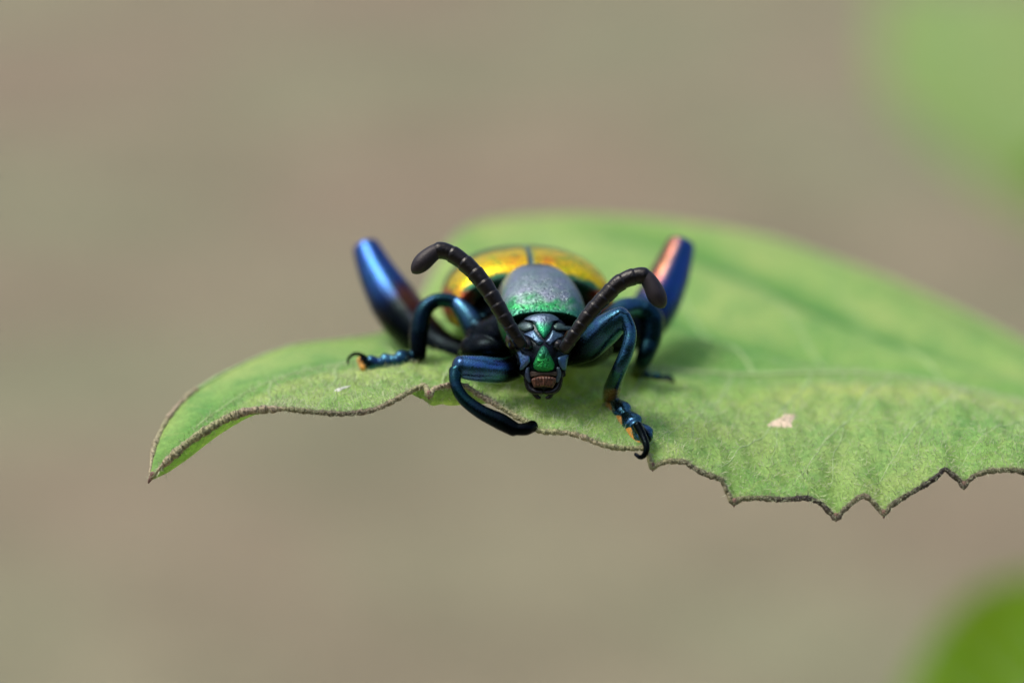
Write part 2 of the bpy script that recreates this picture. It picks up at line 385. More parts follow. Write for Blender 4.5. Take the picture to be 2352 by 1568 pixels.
leaf = thing('leaf', 'large pale green hairy leaf with dark toothed edge carrying the beetle', 'leaf', np.zeros(3))
def build_leaf():
    n1, n2 = LP.shape[:2]
    # colour differences: yellower towards the back margin and tip, deeper green between the side veins
    y = sstep(0.55, 1.0, LTg) * (1 - 0.5 * sstep(1500, 2000, LSg))
    c = lerp((1, 1, 1), (1.35, 1.10, 1.15), 0.7 * y)
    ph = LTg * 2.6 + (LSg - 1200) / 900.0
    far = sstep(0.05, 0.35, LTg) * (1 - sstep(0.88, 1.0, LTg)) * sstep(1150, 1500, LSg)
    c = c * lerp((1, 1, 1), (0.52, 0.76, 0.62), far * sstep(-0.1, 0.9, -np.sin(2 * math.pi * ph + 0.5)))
    # a yellowish band along the crest on the near right side
    cr = np.exp(-((LTg + 0.08) / 0.13) ** 2) * sstep(1400, 1750, LSg); c = c * lerp((1, 1, 1), (1.4, 1.14, 1.05), 0.75 * cr)
    valley_shade = sstep(-0.02, 0.06, LTg) * (1 - sstep(0.25, 0.6, LTg)) * sstep(380, 470, LSg) * (1 - sstep(820, 1000, LSg)); c = c * lerp((1, 1, 1), (0.66, 0.86, 0.74), valley_shade)  # shade of the left valley painted in as darker green
    ridge_lit = np.exp(-((LTg + 0.14) / 0.12) ** 2) * sstep(480, 600, LSg) * (1 - sstep(950, 1100, LSg)); c = c * lerp((1, 1, 1), (1.25, 1.12, 1.15), ridge_lit)  # ridge beside the valley painted lighter, as if lit
    dip_shade = sstep(0.03, 0.12, LTg) * (1 - sstep(0.2, 0.42, LTg)) * sstep(1350, 1650, LSg); c = c * lerp((1, 1, 1), (0.82, 0.93, 0.88), dip_shade)  # shade of the hollow behind the crest painted into the colour
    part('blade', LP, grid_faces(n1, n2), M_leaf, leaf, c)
    # rolled margin along the front, thinner along the back
    def rim(t, s, r0, name, m, jit):
        c = leaf_pt(s, np.full_like(s, t)); r = r0 * (0.75 + 0.5 * np.abs(np.sin(s / 23.0)) * np.abs(np.sin(s / 7.1 + 1)))
        r = r * (1 + 0.7 * (1 - sstep(560, 680, s))) * sstep(338, 400, s) + 0.03
        v, f, _ = tube(c + rng.normal(0, jit, c.shape), r, 8)
        o = part(name, v, f, m, leaf)
        px = px_of(v)[0]; dark = sstep(1450, 1750, px + 60 * np.sin(px / 31.0)) * (0.75 + 0.25 * np.sin(px / 47.0)) + 0.6 * np.exp(-((px - 780) / 110) ** 2)
        if t > 0: dark = dark * 0
        set_cols(o.data, np.stack([dark * 0, dark * 0, dark * 0, np.clip(dark, 0, 1)], -1)); return o
    rim(-1.0, np.linspace(343, SMAX, 1400), 0.105, 'margin', M_margin, 0.016)
    rim(1.0, np.linspace(343, 560, 200), 0.08, 'margin', M_margin, 0.008); rim(1.0, np.linspace(560, SMAX, 300), 0.07, 'margin', M_vein, 0.0)
    # teeth
    for sx in (985, 1499, 1686, 1920, 2030, 2214, 2420):
        p = leaf_pt(sx, -1.0); q = leaf_pt(sx, -0.985); d = p - q; d = d / np.linalg.norm(d)
        tip = P(*[float(np.interp(sx, [r[0] for r in F], [r[k] for r in F])) + (0, 9, 0)[k - 1] for k in (1, 2, 3)])
        v, f, _ = tube(np.array([p + (p - tip) * 0.9, p + (p - tip) * 0.3, p, tip]), [0.12, 0.14, 0.11, 0.025], 10)
        part('tooth', v, f, M_tooth, leaf)
    v, f, _ = tube(catmull([P(352, 1088, -.05), P(346, 1098, -.05), P(341, 1108, 0)], 10), np.linspace(0.16, 0.05, 10), 10); part('tip', v, f, M_tooth, leaf)
    # midrib and side veins, half sunk in the blade
    s = np.linspace(470, SMAX, 300); c = leaf_pt(s, np.full_like(s, 0.16)); v, f, _ = tube(c, 0.05 + 0.12 * sstep(420, 1500, s), 8)
    part('midrib', v, f, M_vein, leaf)
    for s0, bend in ((640, 60), (790, 70), (1050, 90), (1500, 160), (1700, 190), (1880, 210), (2060, 230), (2260, 250), (2470, 260)):
        t = np.linspace(0.16, -0.9, 60); s = s0 + 0 * t - bend * ((0.16 - t) ** 1.25) + 5 * np.sin(t * 13 + s0)
        s = np.clip(s, 400, SMAX); c = leaf_pt(s, t); c[:, 2] -= 0.02
        v, f, _ = tube(c, np.linspace(0.085, 0.03, 60), 7); part('vein', v, f, M_vein, leaf)
    for s0, bend, t0, t1, k in ((1500, 160, -0.25, -0.75, 60), (1700, 190, -0.3, -0.8, 70), (1880, 210, -0.2, -0.7, 70), (2060, 230, -0.35, -0.85, 80), (2060, 230, -0.1, -0.5, -60), (2260, 250, -0.3, -0.8, 80), (2260, 250, -0.2, -0.6, -70), (1700, 190, -0.1, -0.45, -60), (790, 70, -0.2, -0.7, 40)):
        t = np.linspace(t0, t1, 40); s = s0 - bend * ((0.16 - t) ** 1.25) + k * ((t0 - t) / 0.5) ** 1.2 + 4 * np.sin(t * 21 + s0); s = np.clip(s, 400, SMAX); c = leaf_pt(s, t); c[:, 2] -= 0.02
        v, f, _ = tube(c, np.linspace(0.055, 0.025, 40), 6); part('vein', v, f, M_vein, leaf)
    for s0, bend in ((900, 40), (1250, 300), (1500, 380), (1750, 420), (2000, 460), (2250, 480)):
        t = np.linspace(0.16, 0.93, 50); s = np.clip(s0 - bend * ((t - 0.16) ** 1.1), 400, SMAX); c = leaf_pt(s, t); c[:, 2] -= 0.02
        v, f, _ = tube(c, np.linspace(0.10, 0.03, 50), 7); part('vein', v, f, M_vein, leaf)
    # a dead beige patch and a white scar
    def patch(px, py, pts, m, name):
        s0, t0 = leaf_st(px, py); loc = []
        for dx, dy in pts: loc.append(leaf_st(px + dx, py + dy))
        loc = np.array(loc); ctr = loc.mean(0); rings = []
        for q in (0.05, 0.4, 0.75, 1.0): rings.append(ctr + (loc - ctr) * q)
        st = np.array(rings); p = leaf_pt(st[..., 0], st[..., 1]); nn = leaf_normal(st[..., 0], st[..., 1]); nn *= np.sign(nn[..., 2:3])
        p = p + nn * np.array([0.05, 0.05, 0.045, 0.005])[:, None, None]
        part(name, p, grid_faces(4, len(pts), True) + [tuple(range(len(pts)))], m, leaf)
    patch(1797, 965, [(-36, 8), (-20, -2), (-6, -8), (4, -18), (20, -17), (30, -16), (31, -6), (25, 4), (22, 15), (4, 16), (-14, 14), (-30, 14)], M_dead, 'dead_patch')
    patch(785, 890, [(-17, 5), (-4, -2), (9, -5), (19, -8), (17, -4), (4, 2), (-3, 5), (-10, 7)], M_white, 'scar')
    # downy hairs
    nh = 26000
    s = rng.uniform(360, SMAX - 20, nh); t = -1 + 1.25 * rng.random(nh) ** 1.3
    nm = 9000; s = np.r_[s, rng.uniform(346, SMAX - 20, nm)]; t = np.r_[t, -1 + 0.02 * rng.random(nm)]
    p = leaf_pt(s, t); nn = leaf_normal(s, t); nn *= np.sign(nn[:, 2:3] + 1e-9)
    ln = np.r_[rng.uniform(0.14, 0.40, nh), rng.uniform(0.14, 0.42, nm)]
    d = nn + rng.normal(0, 0.55, p.shape); d[nh:] += np.array([0, -0.8, -0.35]) + rng.normal(0, 0.4, (nm, 3)); d[:, 2] -= 0.15
    d /= np.linalg.norm(d, axis=1)[:, None]
    side = np.cross(d, rng.normal(0, 1, p.shape)); side /= np.linalg.norm(side, axis=1)[:, None]
    wd = 0.011
    bend = p + d * ln[:, None] * 0.55; tip = p + d * ln[:, None] + rng.normal(0, 0.05, p.shape)
    v = np.stack([p - side * wd, p + side * wd, bend + side * wd * 0.8, bend - side * wd * 0.8, tip], 1)
    i = np.arange(len(p))[:, None] * 5
    f = [tuple(q) for q in (i + np.array([0, 1, 2, 3]))] + [tuple(q) for q in (i + np.array([3, 2, 4]))]
    part('leaf_hairs', v, f, M_hair, leaf, kind='stuff')
    # stalk out of the picture to the right and down to the ground
    e = leaf_pt(SMAX, 0.1)
    c = catmull([e + (-1.5, 0, -0.1), e + (3, 2, -0.5), e + (10, 8, -4), e + (15, 14, -16), e + (18, 18, -60), e + (20, 22, -200), e + (18, 26, -H0 - e[2] - 4)], 60)
    v, f, _ = tube(c, np.interp(np.arange(60), [0, 12, 30, 59], [0.45, 0.9, 2.0, 3.2]), 14); part('stalk', v, f, M_stem, leaf)
build_leaf()

# ------------------------------------------------------------------ leaves far out of focus
def far_leaf(label, base, tip, up, width, m, droop, fold, name='leaf', stalk_to=None):
    """base, tip: world mm; up: rough blade normal"""
    base, tip, up = np.array(base), np.array(tip), np.array(up, float)
    root = thing(name, label, 'leaf', base)
    ax = tip - base; L = np.linalg.norm(ax); ax = ax / L
    sd = np.cross(ax, up); sd /= np.linalg.norm(sd); nn = np.cross(sd, ax)
    n1, n2 = 46, 25; x = np.linspace(0, 1, n1)[:, None]; y = np.linspace(-1, 1, n2)[None, :]
    wd = width * np.sin(math.pi * np.clip(x, 0.012, 0.985) ** 0.85) ** 0.8 * (1 + 0.05 * np.abs(np.sin(x * 40)))
    h = fold * np.abs(y) * wd - droop * (x - 0.35) ** 2 * L + 0.03 * L * np.sin(x * 9 + y * 2) * np.abs(y)
    v = base + ax * (x * L)[..., None] + sd * (y * wd)[..., None] + nn * h[..., None]
    part('blade', v, grid_faces(n1, n2), m, root, np.ones((n1 * n2, 3)), base)
    rc = v[:, n2 // 2]; tv, tf, _ = tube(rc, np.linspace(0.03 * width, 0.008 * width, n1), 8); part('midrib', tv, tf, M_vein, root, base=base)
    for q in range(6, 40, 5):
        for sg in (-1, 1):
            k = np.arange(0, 10); c = np.array([v[min(q + j // 2, n1 - 1), n2 // 2 + sg * j] for j in k]); tv, tf, _ = tube(c, np.linspace(0.014, 0.004, 10) * width, 6)
            part('vein', tv, tf, M_vein, root, base=base)
    gz = -H0 - 4
    c = catmull([rc[2], base - ax * L * 0.12, base - ax * L * 0.3 + (0, 0, -0.10 * L), base - ax * L * 0.4 + (0, 4, -60), np.r_[(base - ax * L * 0.4)[:2] + (0, 10), gz]], 40)
    tv, tf, _ = tube(c, np.linspace(0.035 * width, 0.13 * width, 40), 10); part('stalk', tv, tf, M_stem, root, base=base)
    return root
far_leaf('pale green leaf far out of focus, hanging above the big leaf', P(2640, 520, 450), P(2060, -90, 520), (-0.1, -0.5, 0.9), 28.0, M_leaf_far, 0.10, 0.10)
far_leaf('small deep green leaf, a blurred edge below the hanging pale leaf', P(2640, 380, 230), P(2340, 410, 225), (0.1, -0.4, 0.9), 6.0, M_leaf_dark, 0.1, 0.1)
far_leaf('deep green blurred leaf low down beneath the big leaf', P(2780, 1470, 150), P(2030, 1740, 140), (0.1, -0.60, 0.8), 13.0, M_leaf_dark, 0.16, 0.12)

# ------------------------------------------------------------------ the beetle
BASE = P(1235, 880, 7.0); BASE = BASE * np.array([1, 1, 1.0])
beetle = thing('beetle', 'metallic blue and green beetle with golden back facing forward on the leaf', 'beetle', BASE)
BLUE = (0.10, 0.25, 0.52); INDIGO = (0.036, 0.11, 0.34); TEAL = (0.014, 0.055, 0.080); STEEL = (0.05, 0.15, 0.24); BLACK = (0.004, 0.007, 0.009); COPPER_SHEEN = (0.34, 0.14, 0.085)
def rgba(c, a=0.95): return np.array([*c, a])
def legcol(c0, c1, sheen=None, end=None, turn=(0.0, 1.0)):
    def fn(tt, nrm, v):
        c = lerp(rgba(c0), rgba(c1), sstep(turn[0], turn[1], tt))
        if sheen is not None:
            d, colr, lo, hi, t0, t1 = sheen  # sheen painted into the shell colour on the side facing d
            d = UVW(*d); d = d / np.linalg.norm(d)
            k = sstep(lo, hi, nrm @ d) * sstep(t0 - 0.1, t0 + 0.05, tt) * (1 - sstep(t1 - 0.05, t1 + 0.1, tt))
            c = c * (1 - k[..., None]) + rgba(colr) * k[..., None]
        if end is not None:
            k = sstep(end[0], end[0] + 0.05, tt) if end[0] < 1 else sstep(end[0], end[0] + 7, px_of(v)[1]); c = c * (1 - k[..., None]) + np.array([*end[1], end[2]]) * k[..., None]
        return c
    return fn
G = Group()
def limb(pts, rad, n=36, colf=None, flat=1.0, capk=0.7):
    pts = np.asarray(pts, float); c = catmull(P(pts[:, 0], pts[:, 1], pts[:, 2]), n)
    r = np.interp(np.linspace(0, 1, n), np.linspace(0, 1, len(rad)), rad) * K * (1 + pts[:, 2].mean() / D)
    G.add(*tube(c, r, 26, flat, True, colf, capk))
    return c
# --- trunk
def blob(px, py, wd, ru, rv, rw, c=BLACK): G.add(*ellipsoid(P(px, py, wd), ru, rv, rw), rgba(c))
blob(1226, 775, 5.0, 3.5, 1.55, 2.6); blob(1130, 805, 4.6, 1.7, 1.15, 2.0); blob(1335, 800, 4.6, 1.6, 1.0, 2.0); blob(1228, 762, 5.0, 2.75, 1.75, 3.0); blob(1222, 725, 8.5, 3.5, 1.9, 4.0); blob(1212, 690, 12.0, 3.4, 1.6, 5.6)
blob(1243, 770, 2.6, 1.45, 1.45, 1.4)                                   # neck
# --- hind legs: swollen femora raised, shins folded down behind them
limb([(839,566,13),(868,630,12.2),(902,688,11.4),(938,738,10.4),(976,776,9.5),(1025,804,8.6),(1085,820,7.5)], [31,45,56,57,49,38,32], 48, legcol(INDIGO, BLACK, ((0.8,0.4,-0.45), (0.22, 0.06, 0.03), 0.5, 0.9, 0.40, 0.55), None, (0.20, 0.48)), 1.0, 0.12)  # reddish iridescent sheen painted on the inner side
limb([(1565,559,13),(1540,628,12.2),(1512,690,11.4),(1476,740,10.4),(1410,778,8.5),(1340,785,7)], [32,46,53,53,38,26], 48, legcol(INDIGO, BLACK, ((-0.85,0.4,-0.35), COPPER_SHEEN, 0.35, 0.75, 0.0, 0.36), None, (0.28, 0.6)), 1.0, 0.12)  # warm sun reflection painted as copper on the upper left side
def foot(points, rad, lift, flat=0.6, colr=TEAL, claw=None, pad=None, gapped=True):
    """tarsus lying on the leaf: points are (px, py); each joint a lobed segment"""
    pts = [(x, y, leaf_w(x, y) - lift) for x, y in points]
    for i, (a, b) in enumerate(zip(pts[:-1], pts[1:])):
        n = 14; q = np.linspace(0, 1, n); r = rad[i] * np.interp(q, [0, 0.15, 0.7, 0.88, 1.0], [0.5, 0.62, 1.02, 1.0, 0.72])
        a3, b3 = P(*a), P(*b); c = a3 + (b3 - a3) * q[:, None] * 1.10
        f = K * (1 + a[2] / D); G.add(*tube(c, r * f, 18, flat, True, legcol(colr, colr)))
    if pad:
        off, sc_ = pad[:2], pad[2]
        c = catmull([P(x + off[0], y + off[1], z + 0.04) for x, y, z in pts], 26)
        r = np.interp(np.linspace(0, 1, 26), np.linspace(0, 1, len(pts) - 1), rad) * K * (1 + pts[0][2] / D) * sc_
        r = r * (0.82 + 0.22 * np.abs(np.sin(np.linspace(0, 1, 26) * math.pi * (len(pts) - 1))))
        v, fc, _ = tube(c, r, 14, 0.5); part('foot_pad', v, fc, M_pad, beetle, base=BASE)
    if claw is not None:
        for cl, dw, r in claw:
            c = catmull([P(q[0], q[1], q[2] if len(q) > 2 else pts[-1][2] + dw) for q in cl], 20); G.add(*tube(c, np.linspace(r, r * 0.42, 20) * K, 12, 1.0, True, legcol(BLACK, BLACK)))
    return pts
def shin_down(knee, mid, end, rads, colr=TEAL):
    e = (end[0], end[1], leaf_w(*end[:2]) - 0.3); limb([knee, mid, e], rads, 24, legcol(colr, BLACK)); return e
shin_down((842,580,13.6), (890,668,15.2), (948,768), [17,15,15]); foot([(948,768),(970,760),(992,752),(1012,746)], [11,11,10], 0.3)
shin_down((1560,574,13.6), (1530,650,16), (1496,728), [17,15,15]); foot([(1496,730),(1475,728),(1452,724),(1432,722)], [11,11,10], 0.3)
# --- middle legs
limb([(1185,830,4),(1122,800,5),(1078,730,5.6),(1048,694,6)], [34,38,27,18], 34, legcol(BLACK, STEEL, None, None, (0.45, 0.95)))
lw = leaf_w(960, 826)
limb([(1044,692,6),(1004,690,6),(974,714,5.9),(962,765,5.7),(961,818,lw - .25)], [17,17,20,23,18], 34, legcol(TEAL, BLACK))
foot([(956,822),(916,829),(880,836),(846,836)], [24,24,21], 0.36, 0.7, STEEL, [([(850,832),(832,816),(812,813),(799,826),(801,838)], -.1, 6.5), ([(850,834),(836,826),(824,826)], -.2, 6)], (3, 9, 0.85))
v, f, _ = tube(catmull([P(842, 830, leaf_w(842, 834) - .45), P(826, 826, leaf_w(826, 834) - .45), P(834, 846, leaf_w(834, 846) - .3)], 12), 0.14, 12); part('foot_pad', v, f, M_pad, beetle, base=BASE)
limb([(1320,790,4.5),(1385,745,5.5),(1435,710,6.2),(1476,706,6.5)], [22,28,26,21], 34, legcol(BLACK, STEEL, None, None, (0.4, 0.85)))
lw = leaf_w(1462, 858)
limb([(1478,708,6.5),(1497,732,6.6),(1494,780,6.5),(1478,826,6.4),(1463,852,lw - .2)], [24,28,25,19,16], 34, legcol(TEAL, BLACK))
foot([(1458,856),(1488,864),(1514,868),(1538,871)], [14,13,12], 0.22, 0.6, TEAL, [([(1536,870),(1546,872),(1550,880)], 0, 5)], (-2, 8, 0.9))
# --- front legs
limb([(1205,832,2.2),(1158,850,1.2),(1104,847,.5),(1056,842,.2)], [26,30,31,26], 34, legcol(BLACK, BLUE, ((0.1,0.8,-0.45), BLUE, 0.1, 0.6, 0.5, 1.0), (0.97, BLACK, 0.9), (0.4, 0.65)))  # blue-lit top of the knee half painted into the colour
limb([(1047,852,.0),(1046,880,-.3),(1064,914,-.5),(1104,945,-.7),(1150,968,-.8),(1182,986,-.9)], [17,13,15,17,20,17], 40, legcol(TEAL, BLACK))
limb([(1188,986,-.95),(1208,985,-.85),(1224,978,-.5)], [14,15,14], 20, legcol(BLACK, BLACK))
limb([(1290,815,2.2),(1345,795,1.6),(1395,754,1.0),(1430,727,.6)], [28,37,36,25], 34, legcol(BLACK, STEEL, None, None, (0.3, 0.75)))
lw = leaf_w(1403, 915)
limb([(1434,728,.45),(1447,762,.2),(1441,802,0),(1422,850,.25),(1406,892,lw * 0.6 - .3),(1403,913,lw - .5)], [16,15,16,17,20,19], 44, legcol(STEEL, TEAL, None, (890, (0.30, 0.14, 0.075), 0.2)))
tp = foot([(1408,922),(1432,948),(1456,976),(1482,1003)], [24,25,25], 0.42, 0.75, STEEL, [([(1464,976,-.7),(1476,1000,-1.0),(1485,1024,-1.35),(1482,1042,-1.45),(1471,1050,-1.3),(1459,1042,-1.1)], -0.55, 11), ([(1474,984),(1488,1000),(1493,1010)], -0.3, 8)], (-10, 8, 0.92))

# --- head capsule behind the face plates
def C5(x, y): return (1440 + np.asarray(x, float) / 5.227) * 0.784, (880 + np.asarray(y, float) / 5.227) * 0.784
HC = np.array(C5(800, 860))
def face_w(px, py):
    u = (px - HC[0]) * K; v = (HC[1] - py) * K
    return 0.0 + 0.40 * u * u + 0.10 * (v + 0.6) ** 2 + 0.22 * np.maximum(v - 0.5, 0)
def resample(pts, n, closed=True):
    p = np.asarray(pts, float); q = np.vstack([p, p[:1]]) if closed else p
    k = len(p); t = np.linspace(0, k, n, endpoint=False); i = t.astype(int); f = (t - i)[:, None]
    g = lambda j: p[j % k]
    a = 0.5 * ((2*g(i)) + (-g(i-1) + g(i+1))*f + (2*g(i-1) - 5*g(i) + 4*g(i+1) - g(i+2))*f**2 + (-g(i-1) + 3*g(i) - 3*g(i+1) + g(i+2))*f**3)
    b = g(i) * (1 - f) + g(i + 1) * f
    return 0.5 * a + 0.5 * b
def plate(outline, off, h, depth, n=72, center=None, relief=None, edge=0.55, colf=None):
    o = resample(np.stack(C5(*np.array(outline, float).T), -1), n)
    c = o.mean(0) if center is None else np.array(C5(*center))
    qs = np.array([0.03, 0.15, 0.3, 0.45, 0.58, 0.7, 0.8, 0.88, 0.94, 0.98, 1.0])
    xy = c + (o - c)[None] * qs[:, None, None]
    prof = np.sqrt(np.maximum(1 - np.clip((qs - edge) / (1 - edge), 0, 1) ** 2, 0))
    wd = face_w(xy[..., 0], xy[..., 1]) + off - h * prof[:, None]
    if relief is not None: wd = wd - relief(xy[..., 0], xy[..., 1]) * prof[:, None]
    p = P(xy[..., 0], xy[..., 1], wd)
    back = []
    for g, sq in ((0.4, 1.0), (1.0, 0.96)):
        b = c + (o - c) * sq; back.append(P(b[:, 0], b[:, 1], face_w(b[:, 0], b[:, 1]) + off + depth * g))
    p = np.concatenate([p, np.array(back)])
    f = grid_faces(len(p), n, True); f.append(tuple(range(n))[::-1]); f.append(tuple(range((len(p) - 1) * n, len(p) * n)))
    cols = None
    if colf is not None:
        allxy = np.concatenate([xy, xy[-1:], xy[-1:]]); cols = colf(allxy[..., 0], allxy[..., 1]).reshape(-1, 4)
    return p.reshape(-1, 3), f, cols
head_outline = [(470,300),(560,240),(680,205),(800,195),(920,208),(1020,255),(1090,320),(1180,410),(1235,520),(1230,640),(1180,760),(1165,900),(1140,1060),(1140,1150),(1080,1190),(1040,1260),(1020,1350),(950,1410),(880,1430),
                (720,1430),(630,1405),(550,1340),(520,1210),(445,1130),(430,1000),(400,820),(340,720),(280,630),(275,520),(345,420),(405,350)]
v, f, _ = plate(head_outline, 0.20, 0.10, 1.9, 120, (800, 800)); G.add(v, f, rgba((0.015, 0.022, 0.03), 0.7))

# --- one continuous body surface
def fuse(group, voxel):
    v, f, c = group.arrays()
    me = mesh_data('body_source', v - BASE, f); tmp = bpy.data.objects.new('body_source', me); col.objects.link(tmp)
    md = tmp.modifiers.new('fuse', 'REMESH'); md.mode = 'VOXEL'; md.voxel_size = voxel; md.use_smooth_shade = True
    sm = tmp.modifiers.new('ease', 'SMOOTH'); sm.factor = 0.5; sm.iterations = 3
    dg = bpy.context.evaluated_depsgraph_get()
    out = bpy.data.meshes.new_from_object(tmp.evaluated_get(dg)); out.name = 'body'
    bpy.data.objects.remove(tmp); bpy.data.meshes.remove(me)
    kd = kdtree.KDTree(len(v))
    vv = v - BASE
    for i, p in enumerate(vv): kd.insert(p, i)
    kd.balance()
    cols = np.zeros((len(out.vertices), 4))
    for i, q in enumerate(out.vertices):
        hits = kd.find_n(q.co, 3); wsum = 0
        for _, j, d in hits:
            k = 1 / (d + 0.02); cols[i] += c[j] * k; wsum += k
        cols[i] /= wsum
    out.polygons.foreach_set('use_smooth', [True] * len(out.polygons))
    set_cols(out, cols); out.materials.clear(); out.materials.append(M_body)
    o = bpy.data.objects.new('body', out); col.objects.link(o); o.parent = beetle
    return o
fuse(G, 0.055)

# --- pronotum: domed shield behind the head
def build_pronotum():
    wk = [1.55, 1.75, 2.2, 3.0, 4.0, 5.0, 5.6, 5.9]
    top = [716, 705, 683, 652, 625, 609, 605, 612]; cx = [1250, 1250, 1248, 1245, 1240, 1235, 1232, 1231]
    hw = [1.72, 1.86, 2.05, 2.24, 2.32, 2.28, 2.14, 1.95]
    n, m = 110, 150
    wd = np.concatenate([[2.3, 1.9, 1.66], np.linspace(1.55, 5.9, n), [5.9, 5.7]])
    q = np.linspace(1.55, 5.9, n)
    ty = np.concatenate([[738, 728, 719], pchip(wk, top, q), [640, 680]]); xx = np.concatenate([[1250] * 3, pchip(wk, cx, q), [1231, 1231]])
    hh = np.concatenate([[1.45, 1.6, 1.68], pchip(wk, hw, q), [1.5, 0.8]])
    low = 790.0
    ph = np.linspace(-1, 1, m) * math.radians(128)
    f = K * (1 + wd / D)
    cy = 784 - 738; cyv = (784 - 738) * f                           # height of the widest place
    H = (784 - ty) * f - cyv
    sx = np.sign(np.sin(ph)) * np.abs(np.sin(ph)) ** 0.86; cz = np.cos(ph)
    U = ((xx - 1176) * f)[:, None] + hh[:, None] * sx[None]
    V = cyv[:, None] + np.where(cz[None] > 0, H[:, None] * np.abs(cz[None]) ** 0.86, 1.9 * cz[None])
    # front rim dips at the sides to wrap the head
    p = UVW(U, V, np.broadcast_to(wd[:, None], U.shape))
    px, py, _w = px_of(p)
    nz = vnoise(p, 2.2); nz2 = vnoise(p, 0.9); fine = vnoise(p, 6.0)
    p = p + UVW(0, 0, 1)[None] * (0.018 * fine)[..., None]
    c = np.broadcast_to(np.array([0.29, 0.37, 0.42]), p.shape).copy()
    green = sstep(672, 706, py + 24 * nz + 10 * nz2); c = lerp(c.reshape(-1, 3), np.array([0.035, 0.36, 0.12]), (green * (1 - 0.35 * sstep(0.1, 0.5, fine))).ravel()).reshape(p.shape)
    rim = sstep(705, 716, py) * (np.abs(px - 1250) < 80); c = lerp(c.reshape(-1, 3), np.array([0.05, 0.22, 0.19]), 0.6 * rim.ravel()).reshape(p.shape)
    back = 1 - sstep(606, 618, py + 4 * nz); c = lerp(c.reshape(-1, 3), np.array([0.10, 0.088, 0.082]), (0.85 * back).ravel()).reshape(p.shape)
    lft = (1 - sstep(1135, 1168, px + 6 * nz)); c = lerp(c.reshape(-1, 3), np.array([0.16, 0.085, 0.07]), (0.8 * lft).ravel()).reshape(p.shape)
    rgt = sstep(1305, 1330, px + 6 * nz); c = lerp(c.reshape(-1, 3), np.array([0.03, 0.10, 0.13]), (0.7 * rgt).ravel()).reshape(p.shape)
    a = np.full(p.shape[:2] + (1,), 0.72)
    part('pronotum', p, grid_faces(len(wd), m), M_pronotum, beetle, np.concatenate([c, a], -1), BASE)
build_pronotum()

